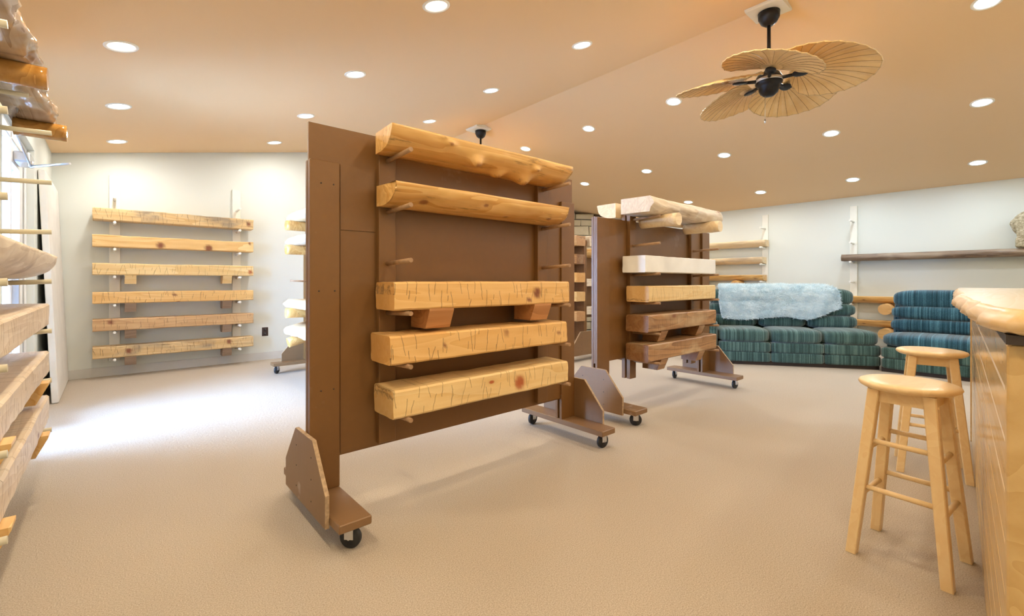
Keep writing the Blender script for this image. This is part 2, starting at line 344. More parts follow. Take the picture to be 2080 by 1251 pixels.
# ------------------------------------------------------------------ ceiling fans
def blade_mesh():
    m = MB(); NA, NR = 44, 9; vs = []; fs = []
    for r in range(NR+1):
        u = r/NR
        for k in range(NA+1):
            a = (k/NA*2-1); th = a*R(118)
            Lr = .53*(math.cos(a*math.pi/2)**.55*.62+.38)*(1+.05*(1-abs(a))**3)
            if abs(a) > .8: Lr *= 1-.35*(abs(a)-.8)/.2
            q = u*Lr; x = q*math.cos(th)*1.0; y = q*math.sin(th)*.86
            pl = .0035*u*(1 if k % 2 else -1)
            z = -.09*(x/.5)*abs(x/.5)*1.0 + .035*(1-(y/.26)**2)*u + pl
            vs.append((x+.02, y, z))
    n = NA+1
    for r in range(NR):
        for k in range(NA): fs.append((r*n+k, (r+1)*n+k, (r+1)*n+k+1, r*n+k+1))
    m.add(vs, fs, False); me = m.mesh('blade', M['palm']); return me
BL = blade_mesh()
rim_m = MB(); vv = [v.co.copy() for v in BL.vertices]; n_ = 45; outer = vv[9*n_:10*n_]
for i in range(n_-1): rim_m.tube(outer[i]+Vector((0, 0, .002)), outer[i+1]+Vector((0, 0, .002)), .0045, n=6)
RIM = rim_m.mesh('blade_rim', plain('palm_binding', (.66, .47, .24), .5))
rib_m = MB()
for k in range(2, 43, 2):
    for r in range(2, 9): 
        p, q = vv[r*n_+k], vv[(r+1)*n_+k]; rib_m.tube(p+Vector((0, 0, -.003)), q+Vector((0, 0, -.003)), .0016, .0012, n=4)
RIB = rib_m.mesh('ribs', plain('palm_rib', (.36, .20, .07), .5))
BRK = MB().pillow((.05, 0, -.022), (.06, .042, .012), 2.5, 6).tube((-.16, 0, -.02), (.02, 0, -.022), .016, .013, 8).mesh('blade_bracket', M['black'])
def fan(x, y, label, rot):
    zr = ZRIDGE; t = thing('ceiling_fan', label, 'ceiling fan', (x, y, 2.86), 0, None)
    wd = MB().prism([(-.125, -.05), (.125, -.05), (.14, -.04), (.14, -.0275), (0, -.001), (-.14, -.0275), (-.14, -.04)], -.14, .14, 'y'); wd.build('mounting_block', M['railpaint'], t, (XRIDGE-x, 0, zr-2.86))
    MB().lathe([(0, -.115), (.03, -.115), (.062, -.09), (.082, -.05), (.085, -.004), (0, 0)], 28).build('canopy', M['black'], t, (0, 0, zr-2.86-.05))
    MB().tube((0, 0, .06), (0, 0, zr-2.86-.15), .0145, n=14).build('downrod', M['black'], t)
    mo = MB().lathe([(0, .10), (.03, .10), (.045, .08), (.085, .06), (.105, .02), (.105, -.02), (.09, -.04), (.078, -.05), (.078, -.075), (.068, -.10), (.04, -.125), (.012, -.13), (0, -.13)], 36).build('motor_housing', M['black'], t)
    MB().lathe([(.106, .012), (.108, .006), (.108, -.006), (.106, -.012)], 36).build('band', M['steel'], mo)
    for k in range(5):
        a = R(rot+72*k); b = inst('blade', BL, t, (math.cos(a)*.185, math.sin(a)*.185, .02), (R(-13), R(2), a))
        inst('blade_rim', RIM, b); inst('blade_ribs', RIB, b); br = inst('blade_bracket', BRK, b)
    ch = MB().tube((-.03, .02, -.12), (-.03, .02, -.33), .0016, n=6).build('pull_chain', M['steel'], t); MB().lathe([(0, -.362), (.006, -.36), (.009, -.345), (.006, -.33), (0, -.328)], 10).build('chain_knob', M['steel'], ch, (-.03, .02, 0))
    return t
fan(XRIDGE+.016, 1.45, 'ceiling fan with palm leaf blades hanging from the ridge near the bar', 203)
fan(XRIDGE+.04, 5.53, 'ceiling fan on the ridge beyond the brown display racks', 160)

# ------------------------------------------------------------------ mantel meshes (local: back y=0, front y<0, bottom z=0, length along x)
def beam_mb(L, d, h, seed=0, n=70, amp=.004, knots=(), c=.009, sag=0):
    rings = []; att = []
    sec0 = []
    P = [(-d+c, 0), (-c, 0), (0, c), (0, h-c), (-c, h), (-d+c, h), (-d, h-c), (-d, c)]
    for i in range(8):
        a, b = P[i], P[(i+1) % 8]; k = 6 if i in (0, 2, 4, 6) else 1
        for j in range(k): sec0.append((a[0]+(b[0]-a[0])*j/k, a[1]+(b[1]-a[1])*j/k))
    for i in range(n+1):
        x = -L/2+L*i/n; r = []
        for y, z in sec0:
            ex = .0 if 0 < i < n else .004
            q = nz(x*9+seed*7, y*14, z*14)*amp+nz(x*2+seed, 3+y*3, z*3)*amp*1.5
            cy, cz = (y+d/2)/d*2, (z-h/2)/h*2
            yy = y*(1-ex)+cy*q-ex*d/2; zz = z+cz*q*(1 if z > h*.5 else .3)
            r.append((x+(nz(y*20, z*20, seed)*.004 if ex else 0), yy, zz)); kv = 0
            for kx, kz, kr in knots:
                if y <= -d+c*1.01: kv = max(kv, 1-sm(kr*.55, kr*1.15, math.hypot((x-kx), z-kz)))
            att.append(kv)
        rings.append(r)
    return MB().loft(rings, att=att)
def log_mb(L, d, h, seed=0, n=130, amp=.010, knots=(), full=False, taper=.08, skew=0):
    """half log: flat top and back, rounded front and underside"""
    rings = []; att = []; na = 26
    for i in range(n+1):
        u = i/n; x = -L/2+L*u; r = []; s = 1+taper*(u-.5)+amp*2.0*nz(x*1.6+seed)
        top = h*(1+.03*nz(x*3, seed)); secs = [(0, top), (-.5*d*s, top)]
        for k in range(na+1):
            a = k/na*math.pi/2; yy = -d*s*math.cos(a)**.75; zz = top-(top)*math.sin(a)**.85*(.9+.1*s); secs.append((yy, zz))
        secs.append((0, .02*h))
        ex = skew*(1 if u < .5 else -1) if i in (0, n) else 0
        for y, z in secs:
            q = amp*nz(x*4+seed*5, y*8, z*8)+amp*.4*nz(x*14, y*22, z*22+seed); kv = 0; bx = 0
            ny, nzv = (y+.02)/d, (z-h)/h
            ln = math.hypot(ny, nzv)+1e-4
            for kx, ka, kr, kh in knots:      # ka: 0 front .. 1 underside
                ang = math.atan2(max(0, -nzv), max(1e-4, -ny))/(math.pi/2); dd = math.hypot(x-kx, (ang-ka)*1.5*d)
                if y < -.03*d: bx += kh*math.exp(-(dd/kr)**2); kv = max(kv, (1-sm(kr*.25, kr*.5, dd))*.8)
            f = 0 if (z >= top-1e-6 or y > -.02*d) else 1
            r.append((x-ex*(1+y/d)*.0+ex*(-y/d), y+(q+bx)*f*ny/ln*1.0, z+(q+bx)*f*nzv/ln*.8)); att.append(kv*f)
        rings.append(r)
    return MB().loft(rings, smooth=True, att=att)
def liveslab_mb(L, d, h, seed=0, n=70, amp=.02):
    rings = []
    for i in range(n+1):
        u = i/n; x = -L/2+L*u; e = d*(1+.10*nz(x*2.2+seed)+.05*nz(x*7, seed)); r = [(x, 0, 0), (x, 0, h)]
        for k in range(9):
            a = k/8; q = amp*nz(x*5+seed, a*3)+amp*.5*nz(x*17, a*8, seed)
            r.append((x, -e*(.86+.14*math.sin(a*math.pi))+q, h*(1-a)+q*.3))
        rings.append(r)
    return MB().loft(rings, smooth=True)
def corbel_mb(wd, d, h):      # tapering bracket block, front face leaning back towards the bottom
    return MB().loft([[(x, -.01, -h), (x, -.01, 0), (x, -d, 0), (x, -d, -.012), (x, -d*.80, -h)] for x in (-wd/2, wd/2)])
def logcorbel_mb(r, Lc, seed=0):   # short round log running out to the front under the mantel
    rings = []
    for i in range(9):
        y = -.015-Lc*i/8; rr = r*(1+.05*nz(y*12+seed))
        rings.append([(rr*math.cos(a)*(1+.04*nz(a, seed)), y, -r+rr*math.sin(a)) for a in [2*math.pi*k/20 for k in range(20)]])
    return MB().loft(rings, smooth=True)
def mantel(label, mb, mat, loc, rz=0, corbels=(), cmat=None, cat='mantel', group=None, kind='timber_mantel', endmat=None, L=None):
    if not corbels:
        o = mb.build(kind, mat, None, loc, rz); return tag(o, label, cat, group)
    t = thing(kind, label, cat, loc, rz, group); mb.build('mantel_shelf', mat, t)
    for typ, x, a, b, c in corbels:
        (corbel_mb(a, b, c) if typ == 'b' else logcorbel_mb(a, b, x*9)).build('corbel', cmat or mat, t, (x, 0, .002 if typ == 'b' else .006))
    return t

# ------------------------------------------------------------------ rolling display racks
peg_cache = {}
def peg_mesh(Lp, r, mat, rise=.04):
    k = (round(Lp, 3), r, mat.name)
    if k not in peg_cache: peg_cache[k] = MB().tube((0, .02, -.02*rise), (0, -Lp, Lp*rise), r, n=12).mesh('peg', mat)
    return peg_cache[k]
def caster(parent, x, y, z, steer, wr=.047):
    c = bpy.data.objects.new('caster', MB().box(-.032, .032, -.028, .028, -.006, 0).box(-.021, -.017, -.02, .02, -.055, -.005).box(.017, .021, -.02, .02, -.055, -.005).tube((-.024, 0, -(z-wr)), (.024, 0, -(z-wr)), .006, n=8).mesh('caster', M['steel']))
    COL.objects.link(c); c.parent = parent; c.location = (x, y, z); c.rotation_euler = (0, 0, steer)
    wh = MB().lathe([(0, -.015), (.016, -.016), (.018, -.012), (wr*.86, -.013), (wr, -.008), (wr, .008), (wr*.86, .013), (.018, .012), (.016, .016), (0, .015)], 28, Matrix.Rotation(R(90), 4, 'Y')).build('wheel', M['rubber'], c, (0, 0, -(z-wr)))
    return c
def rack(label, loc, rz, L, sheet=(.28, 1.91), plank_top=1.73, plank_w=.14, ups=(-.57, .57), up_z=(.30, 1.88), up_w=.095, rows=(), rows_back=(), peglen=.25, half=.40, rear=True, gz=.42):
    t = thing('display_rack', label, 'display rack', loc, rz); h = L/2; br = M['brown']; b2 = M['brown2']
    MB().box(-h, h, -.008, .008, sheet[0], sheet[1]).build('panel', br, t)
    for s in (-1, 1):
        x0, x1 = (-h-.002, -h+plank_w) if s < 0 else (h-plank_w, h+.002)
        for y0, y1 in ((-.032, -.0085), (.0085, .032)):
            MB().box(x0, x1, y0, y1, .135, plank_top, c=.003).build('end_plank', br, t)
        ft = MB().box(x0, x1, -half, half, .098, .136, c=.004).build('foot_board', b2, t)
        xo = (-h-.021, -h-.003) if s < 0 else (h+.003, h+.021)
        gp = [(-.29, .085), (.29, .085), (.29, .225), (.125, gz), (-.125, gz), (-.29, .225)]
        g = MB().prism(gp, xo[0], xo[1], 'x').build('gusset', b2, t)
        e = MB()
        for i in range(6):       # bare plywood edge
            (y0, z0), (y1, z1) = gp[i], gp[(i+1) % 6]; ln = math.hypot(y1-y0, z1-z0); nx, ny = (z1-z0)/ln*.0012, -(y1-y0)/ln*.0012
            if i == 0: continue
            e.add([(xo[0], y0, z0), (xo[1], y0, z0), (xo[1], y1, z1), (xo[0], y1, z1), (xo[0], y0+nx, z0+ny), (xo[1], y0+nx, z0+ny), (xo[1], y1+nx, z1+ny), (xo[0], y1+nx, z1+ny)], [(4, 5, 6, 7), (0, 4, 7, 3), (1, 2, 6, 5), (0, 1, 5, 4), (3, 7, 6, 2)])
        e.build('edge_band', M['plyedge'], g)
        for k in range(6): MB().lathe([(0, 0), (.004, 0), (.004, .001), (0, .0012)], 8, Matrix.Translation((xo[0] if s < 0 else xo[1], -.11+.22*(k % 2)+.02*nz(k), .14+.1*(k//2))) @ Matrix.Rotation(R(90*s), 4, 'Y')).build('screw', M['dark'], g)
        xc = (x0+x1)/2
        caster(t, xc, -half+.055, .098, R(62+20*s)); caster(t, xc, half-.055, .098, R(80+15*s))
    for side, rws in ((-1, rows), (1, rows_back if rear else ())):
        if side > 0 and not rear: continue
        for ux in ups:
            y0, y1 = (-.045, -.0085) if side < 0 else (.0085, .045)
            u = MB().box(ux-up_w/2, ux+up_w/2, y0, y1, up_z[0], up_z[1], c=.003).build('peg_upright', br, t)
            for z in rws: inst('peg', peg_mesh(peglen, .0115, M['peg']), u, (ux, side*.045, z), (0, 0, 0 if side < 0 else math.pi))
    return t
P_ = math.pi
# rack 1 (near)
R1 = (1.655, 2.27)
rk = rack('large brown rolling display rack with three square beams and two peeled logs', (*R1, 0), 0, 1.90, ups=(-.563, .60), rows=(1.78, 1.51, 1.24, .98, .72, .46), rows_back=(1.24, .46))
MB().box(-.80, -.62, -.0125, -.0085, 1.405, 1.73).box(-.80, -.62, -.0125, -.0085, .29, 1.40).build('patch_panel', M['brown'], rk)
MB().box(.66, .81, -.018, -.0085, .29, 1.66).build('patch_panel', M['brown'], rk)
for px_, pz in ((.05, 1.62), (.11, 1.62), (.04, 1.1), (.115, 1.1), (.05, .62), (.11, .62)): MB().lathe([(0, 0), (.004, 0), (.004, .001), (0, .001)], 8, Matrix.Translation((-.95+px_, -.032, pz)) @ Matrix.Rotation(R(90), 4, 'X')).build('screw', M['dark'], rk)
yb = R1[1]-.057
mantel('peeled half log mantel with protruding knots on top pegs of large rack', log_mb(1.27, .215, .108, 3, amp=.011, knots=[(-.31, .22, .035, .016), (-.12, .55, .042, .060), (.10, .80, .038, .040), (.33, .40, .026, .036), (.30, .76, .05, .065), (-.35, .04, .022, .016)], skew=-.012), M['log'], (1.655, yb, 1.80), kind='log_mantel')
mantel('peeled half log mantel with dark hollow knots below the topmost log', log_mb(1.27, .20, .105, 8, amp=.009, knots=[(-.43, .62, .07, -.016), (-.05, .40, .045, -.008), (.16, .75, .04, -.006), (.48, .55, .045, .006)], skew=.02), M['log'], (1.66, yb, 1.532), kind='log_mantel')
mantel('square hewn pine beam mantel with two reddish corbels on large rack', beam_mb(1.265, .205, .139, 1, knots=[(.33, .07, .035), (.26, .03, .02)]), M['pine'], (1.653, yb, 1.004), corbels=[('b', -.36, .15, .20, .105), ('b', .39, .15, .20, .105)], cmat=M['corb'])
mantel('square hewn pine beam mantel with small dark knots, middle of large rack', beam_mb(1.262, .21, .138, 2, knots=[(-.32, .075, .014), (.10, .10, .016), (.55, .07, .012)]), M['pine'], (1.627, yb, .743))
mantel('pale square pine beam mantel with big red knot, lowest on large rack', beam_mb(1.25, .215, .139, 4, knots=[(.19, .06, .045)]), M['pine2'], (1.637, yb, .482))
# rack 2 (beyond)
R2 = (4.054, 2.39)
rk = rack('brown rolling display rack with whitewashed beam and live edge mantel, before the sofa', (*R2, 0), 0, 2.03, sheet=(.455, 1.69), plank_top=1.685, plank_w=.165, ups=(-.515, .615), up_z=(.265, 1.85), rows=(1.70, 1.465, 1.20, .945, .68, .425), rows_back=(1.70, 1.465, 1.2, .945, .68, .425), peglen=.27)
yb = R2[1]-.057
mantel('rough live edge slab mantel with two round log corbels atop the rack', liveslab_mb(1.33, .30, .13, 5), M['barky'], (4.0, yb, 1.729), corbels=[('l', -.36, .055, .36, 0), ('l', .44, .055, .36, 0)], cmat=M['logpale'], kind='live_edge_mantel')
mantel('whitewashed square beam mantel', beam_mb(1.305, .225, .143, 6, amp=.0015, c=.005), M['whitewash'], (4.012, yb, 1.221))
mantel('smooth honey pine box mantel below the whitewashed beam', beam_mb(1.25, .225, .138, 7, amp=.001), M['pine2'], (4.042, yb, .966))
for z, sd, lb in ((.707, 8, 'dark rustic beam mantel with two corbels below the honey box mantel'), (.453, 9, 'dark rustic beam mantel with two corbels, lowest on the rack before the sofa')):
    mantel(lb, beam_mb(1.275, .225, .146, sd), M['rust'], (4.045, yb, z), corbels=[('b', -.33, .12, .20, .105), ('b', .38, .12, .20, .105)], cmat=M['rust'])
yr = R2[1]+.057
mantel('pale half log mantel on rear top pegs of the rack before the sofa', log_mb(1.25, .20, .13, 12), M['logpale'], (4.04, yr, 1.722), P_, kind='log_mantel')
mantel('peeled log mantel on rear bottom pegs of the rack before the sofa', log_mb(1.25, .20, .12, 14), M['log'], (4.02, yr, .447), P_, kind='log_mantel')
# rack 3 (turned, by the back wall)
R3 = (1.90, 5.25)
rack('brown rolling rack holding pale live edge mantels, beside the hewn beam wall', (*R3, 0), -P_/2, 1.90, rows=(1.82, 1.54, 1.14, .80, .46), rows_back=(1.54, .8), half=.42)
for z, sd, lb, tilt in ((1.845, 3, 'pale live edge mantel with log corbels on top pegs, rack by the back wall', 0), (1.565, 6, 'pale live edge mantel with log corbels on second pegs, rack by the back wall', 0), (.825, 9, 'pale live edge mantel with log corbels below the bare peg, rack by the back wall', 0), (.505, 11, 'tipped pale live edge mantel with log corbels, lowest on the rack by the back wall', 1)):
    m = mantel(lb, liveslab_mb(1.34, .29, .10, sd), M['logpale'] if sd % 2 else M['barky'], (R3[0]-.058, R3[1]-.02, z), -P_/2, corbels=[('l', -.44, .058, .31, 0), ('l', .44, .058, .31, 0)], cmat=M['log'], kind='live_edge_mantel')
    if tilt: m.rotation_euler = (R(14), 0, -P_/2); m.location.z = .557
# rack 4 (turned, between racks 1 and 2)
R4 = (5.13, 5.15)
rack('brown rolling rack with square beams, turned away from the stone chimney', (*R4, 0), -P_/2, 1.90, sheet=(.28, 1.74), plank_top=1.735, rows=(1.62, 1.36, 1.10, .83, .55), rows_back=(1.62, 1.36, 1.1, .83), up_z=(.3, 1.72))
for z, sd, mt, lb in ((1.646, 21, 'aged', 'topmost'), (1.386, 22, 'rust', 'second'), (1.126, 23, 'pine', 'third'), (.856, 24, 'pine2', 'fourth'), (.576, 25, 'aged', 'lowest')):
    mantel('square beam mantel, %s on the turned rack before the chimney' % lb, beam_mb(1.45, .19, .135, sd, n=40), M[mt], (R4[0]-.057, R4[1]-.27, z), -P_/2)
mantel('grey weathered beam mantel on rear top pegs of the turned rack', beam_mb(1.45, .19, .15, 26, n=40), M['barky'], (R4[0]+.057, R4[1]-.26, 1.646), P_/2)
mantel('pale half log mantel on rear pegs of the turned rack', log_mb(1.3, .19, .13, 27, n=40), M['logpale'], (R4[0]+.057, R4[1]-.1, 1.386), P_/2, kind='log_mantel')
# rack 5 (in front of the chimney)
R5 = (6.75, 5.55)
rack('dark brown rolling rack standing in front of the stone chimney', (*R5, 0), 0, 1.7, sheet=(.45, 1.62), plank_top=1.6, ups=(-.52, .52), up_z=(.3, 1.7), rows=(1.56, 1.28, 1.02, .76, .5), rear=False)
mantel('peeled log mantel on top pegs of the rack before the chimney', log_mb(1.25, .22, .15, 31, n=40), M['log'], (R5[0], R5[1]-.057, 1.585), kind='log_mantel')
mantel('grey barn beam mantel on middle pegs of the rack before the chimney', beam_mb(1.25, .19, .14, 32, n=30), M['barky'], (R5[0], R5[1]-.057, 1.045))
mantel('grey barn beam mantel, lowest on the rack before the chimney', beam_mb(1.25, .19, .14, 33, n=30), M['barky'], (R5[0], R5[1]-.057, .525))

# ------------------------------------------------------------------ wall racks
def peg_rail(label, loc, rz, rows, z0=.185, z1=2.42, wd=.10, peglen=.24, mat='railpaint', pm='pegw', r=.015, short=()):
    t = thing('peg_rail', label, 'peg rail', loc, rz, None)
    MB().box(-wd/2, wd/2, -.035, 0, z0, z1, c=.003).build('rail_board', M[mat], t)
    for z in rows: inst('peg', peg_mesh(peglen, r, M[pm], .045), t, (0, -.035, z))
    for z in short: inst('peg', peg_mesh(.15, r, M[pm], .04), t, (0, -.035, z))
    return t
GR = (2.12, 1.825, 1.51, 1.185, .85, .53, .21)
peg_rail('cream peg rail behind the hewn beams, nearer the leaning white slab', (.03, YB, 0), 0, GR)
peg_rail('cream peg rail behind the hewn beams, nearer the wall socket', (1.312, YB, 0), 0, GR)
gy = YB-.046
gb = [('pine', 'spalt', 1.857, 41, 'heavily hewn spalted beam mantel with a red knot, topmost on back wall', [(.76, .07, .03)], None),
      ('', 'pine3', 1.545, 42, 'smooth pine beam mantel with two brown knots on the back wall', [(-.20, .04, .045), (.30, .03, .05), (.77, .12, .02)], None),
      ('', 'pine2', 1.217, 43, 'pale beam mantel with matching pale corbels on the back wall', [(.78, .05, .03)], 'pine2'),
      ('', 'pine', .882, 44, 'golden hewn beam mantel with grey corbels on the back wall', [(-.06, .09, .022)], 'greyb'),
      ('', 'aged', .562, 45, 'tan hewn beam mantel with grey corbels, second lowest on back wall', [(-.66, .10, .03)], 'greyb'),
      ('', 'spalt', .242, 46, 'mottled hewn beam mantel with grey corbels, lowest on back wall', [(-.50, .07, .035), (.53, .09, .035)], 'greyb')]
for _, mt, z, sd, lb, kn, cm in gb:
    cs = [('b', -.483, .108, .185, .108), ('b', .513, .108, .185, .108)] if cm else ()
    mantel(lb, beam_mb(1.64, .20, .137, sd, knots=kn), M[mt], (.657, gy, z), 0, cs, M[cm] if cm else None)
# left wall rack beside the camera
LR = (1.93, 1.665, 1.40, 1.135, .87, .605, .34)
peg_rail('cream peg rail on the window wall next to the glass door', (XL, 3.46, 0), P_/2, LR, .2, 2.4, peglen=.235, pm='pegt', r=.0125, short=(2.115,))
peg_rail('cream peg rail on the window wall farther from the glass door', (XL, 2.08, 0), P_/2, LR, .2, 2.4, peglen=.235, pm='pegt', r=.0125, short=(2.115,))
xb = XL+.046
mantel('lacquered live edge mantel with two glossy log corbels above the door side rack', liveslab_mb(1.9, .20, .10, 51, amp=.03), M['lacq'], (xb, 3.25, 2.145), P_/2, [('l', -.20, .052, .225, 0), ('l', .85, .052, .235, 0)], M['lacqlog'], kind='live_edge_mantel')
mantel('pale half log mantel on the rack beside the glass door', log_mb(1.75, .215, .135, 52, knots=[(.80, .2, .03, .0)]), M['barky'], (xb, 2.95, 1.158), P_/2, kind='log_mantel')
for z, sd, mt, lb, cs in ((.895, 53, 'paleb', 'hewn beam mantel below the half log beside the glass door', ()), (.628, 54, 'paleb', 'hewn beam mantel with corbels, second lowest beside the glass door', 1), (.362, 55, 'paleb', 'hewn beam mantel with corbels, lowest beside the glass door', 1)):
    mantel(lb, beam_mb(1.75, .20, .125 if sd < 55 else .14, sd), M[mt], (xb, 2.80, z), P_/2, [('b', -.61, .10, .225, .105), ('b', .53, .10, .225, .105)] if cs else (), M['pine3'])
# right wall racks
RRW = (2.12, 1.76, 1.445, 1.125, .76, .38)
for y, lb in ((3.225, 'cream peg rail on the sofa wall between logs and bare wall'), (4.55, 'cream peg rail behind the log mantels, nearer the stone chimney'), (1.87, 'cream peg rail at the end of the dark shelf'), (-1.2, 'cream peg rail under the far part of the dark shelf')):
    peg_rail(lb, (XR, y, 0), -P_/2, RRW, .2, 2.385)
xr = XR-.038
mantel('long peeled log mantel with split top edge, topmost above the furry throw', log_mb(1.85, .20, .12, 61, n=50), M['logpale'], (xr, 4.08, 1.785), -P_/2, kind='log_mantel')
mantel('long peeled log mantel, second of three above the furry throw', log_mb(1.80, .20, .12, 62, n=50), M['logpale'], (xr, 4.10, 1.468), -P_/2, kind='log_mantel')
mantel('orange log mantel with round log corbel above the furry throw', log_mb(1.75, .20, .11, 63, n=50, knots=[(.75, .4, .06, .004)]), M['log'], (xr, 4.07, 1.148), -P_/2, [('l', .42, .075, .30, 0), ('l', -.28, .075, .30, 0)], M['log'], kind='log_mantel')
mantel('long dark weathered wood shelf mantel under the furry animal', liveslab_mb(3.3, .22, .105, 64, amp=.012), M['darkshelf'], (xr, .345, 1.473), -P_/2, kind='live_edge_mantel')
for z, sd, lb in ((.79, 65, 'knotty log mantel with round corbel seen between the sofa backs'), (.41, 66, 'lower knotty log mantel with round corbel behind the sofa')):
    mantel(lb, log_mb(1.6, .20, .11, sd, n=50, knots=[(-.70, .3, .06, .004), (-.60, .6, .05, .004), (-.45, .35, .05, 0)]), M['log'], (xr, 1.25, z), -P_/2, [('l', -.16, .085, .33, 0), ('l', .5, .085, .33, 0)], M['logend'], kind='log_mantel')

# white slab leaning on the left wall
ws = MB().box(-.66, .66, -.05, 0, 0, 2.17, c=.006).build('leaning_slab', M['slab_white'], None, (XL+.092, 6.66, .004)); ws.rotation_euler = (R(-2.35)*-1*-1, 0, P_/2)
tag(ws, 'tall white slab leaning against the wall in the corner past the door', 'slab')

# ------------------------------------------------------------------ stone corner chimney
A0, A1 = Vector((7.35, 7.33, 0)), Vector((9.24, 6.06, 0)); ex = (A1-A0).normalized(); Lc = (A1-A0).length; an = math.atan2(ex.y, ex.x)
ch = thing('stone_chimney', 'corner chimney of squared grey-tan stones with dark firebox', 'chimney', A0, an)
cm = MB()
FB = (.75, 1.60, .45, 1.05)
for u0, u1, z0, z1 in ((.0, FB[0], 0, 2.66), (FB[1], Lc, 0, 2.5), (FB[0], FB[1], FB[3], 2.58), (FB[0], FB[1], 0, FB[2])): cm.prism([(u0+(.02 if u0 == 0 else 0), 0), (u1-(.02 if u1 == Lc else 0), 0), (u1-(.24 if u1 == Lc else 0), .12), (u0+(.24 if u0 == 0 else 0), .12)], .001+z0, z1, 'z')
cm.build('mortar_core', M['mortar'], ch)
MB().box(FB[0], FB[1], .12, .14, FB[2], FB[3]).build('firebox', M['soot'], ch)
z = .01; rs = random.Random(4); row = 0
while z < 2.72:
    hh = rs.choice((.15, .19, .22, .26)); u = .03
    while u < Lc-.08:
        wl_ = rs.uniform(.22, .55); u1 = min(u+wl_, Lc-.03)
        if Lc-.03-u1 < .12: u1 = Lc-.03
        xw = (A0+ex*((u+u1)/2)).x; zt = min(z+hh, zc((A0+ex*u1).x)-.01)
        if zt-z > .05:
            segs = [(u, u1)]
            if z+hh > FB[2]+.02 and z < FB[3]-.02:
                segs = [(a, b) for a, b in ((u, min(u1, FB[0])), (max(u, FB[1]), u1)) if b-a > .05]
            for a, b in segs:
                q = .008; dpt = rs.uniform(.02, .055); jit = lambda: rs.uniform(-.008, .008)
                ring0 = [(a+q, .01, z+q), (b-q, .01, z+q), (b-q, .01, zt-q), (a+q, .01, zt-q)]
                ring1 = [(a+q+jit(), -dpt*.7, z+q+jit()), (b-q+jit(), -dpt*.7, z+q+jit()), (b-q+jit(), -dpt*.7, zt-q+jit()), (a+q+jit(), -dpt*.7, zt-q+jit())]
                cxm, czm = (a+b)/2, (z+zt)/2
                ring2 = [(cxm+(p[0]-cxm)*.9, -dpt+jit()*.5, czm+(p[2]-czm)*.85) for p in ring1]
                MB().loft([ring2, ring1, ring0]).build('stone', M['stone'], ch)
        u = u1
    z += hh; row += 1

# ------------------------------------------------------------------ sectional sofa
def roll(mb, x0, x1, y, z, hy, hz, p=3.2, tilt=0): return mb.pillow(((x0+x1)/2, y, z), ((x1-x0)/2+.004, hy, hz), p, 9)
ang = R(-55.7)
so = thing('sofa', 'three seat teal striped sofa with furry throw over its back', 'sofa', (6.36, 2.69, 0), ang)
X0 = [-.115, .534, 1.168, 1.809]
MB().box(-.115, 1.80, .06, .90, .0, .06).build('plinth', M['dark'], so)
for i in range(3):
    a, b = X0[i], X0[i+1]
    f = MB().pillow(((a+b)/2, .10, .245), ((b-a)/2-.001, .088, .068), 12, 8).build('front_panel', M['teal'], so)
    MB().pillow(((a+b)/2, .10, .112), ((b-a)/2-.001, .086, .067), 12, 8).build('footrest_panel', M['teal'], so)
    MB().pillow(((a+b)/2, .31, .398), ((b-a)/2+.004, .315, .100), 4.6, 10).build('seat_cushion', M['teal'], so)
    sh = .0
    MB().pillow(((a+b)/2-.03, .64, .565), ((b-a)/2-.002, .16, .095), 3.4, 9).build('back_cushion', M['teal'], so)
    MB().pillow(((a+b)/2-.035, .67, .735), ((b-a)/2-.004, .155, .095), 3.4, 9).build('back_cushion', M['teal'], so)
    MB().pillow(((a+b)/2-.04, .71, .91), ((b-a)/2-.008, .15, .125), 3.2, 9).build('back_cushion', M['teal'], so)
MB().pillow((.845, .55, .24), (.95, .40, .185), 10, 6).build('base', M['teal'], so)
MB().pillow((.82, .80, .52), (.94, .10, .42), 9, 6).build('back_frame', M['teal'], so)
MB().pillow((-.225, .44, .30), (.105, .42, .27), 6, 8).pillow((-.225, .42, .52), (.125, .42, .085), 3, 8).build('arm', M['teal'], so)
s2 = thing('sofa', 'blue striped reclining sofa section next to the bar stools', 'sofa', (7.27, 1.20, 0), -P_/2)
W2 = 1.0
MB().box(0, W2, .06, .9, 0, .06).build('plinth', M['dark'], s2)
MB().pillow((W2/2, .10, .245), (W2/2, .088, .068), 12, 8).build('front_panel', M['teal'], s2); MB().pillow((W2/2, .10, .112), (W2/2, .086, .067), 12, 8).build('footrest_panel', M['teal'], s2)
MB().pillow((W2/2, .31, .40), (W2/2+.01, .34, .092), 3.6, 10).build('seat_cushion', M['blue'], s2)
for yy, zz, hz, hx in ((.63, .565, .092, .50), (.655, .73, .092, .495), (.69, .905, .125, .48)): MB().pillow((W2/2+.01, yy, zz), (hx, .155, hz), 3.6, 10).build('back_cushion', M['blue'], s2)
MB().pillow((W2/2, .55, .24), (W2/2-.01, .36, .185), 10, 6).build('base', M['teal'], s2); MB().pillow((W2/2, .79, .52), (W2/2-.02, .10, .40), 9, 6).build('back_frame', M['blue'], s2)
MB().pillow((W2+.115, .44, .30), (.105, .42, .28), 6, 8).pillow((W2+.115, .42, .53), (.125, .42, .085), 3, 8).build('arm', M['teal'], s2)
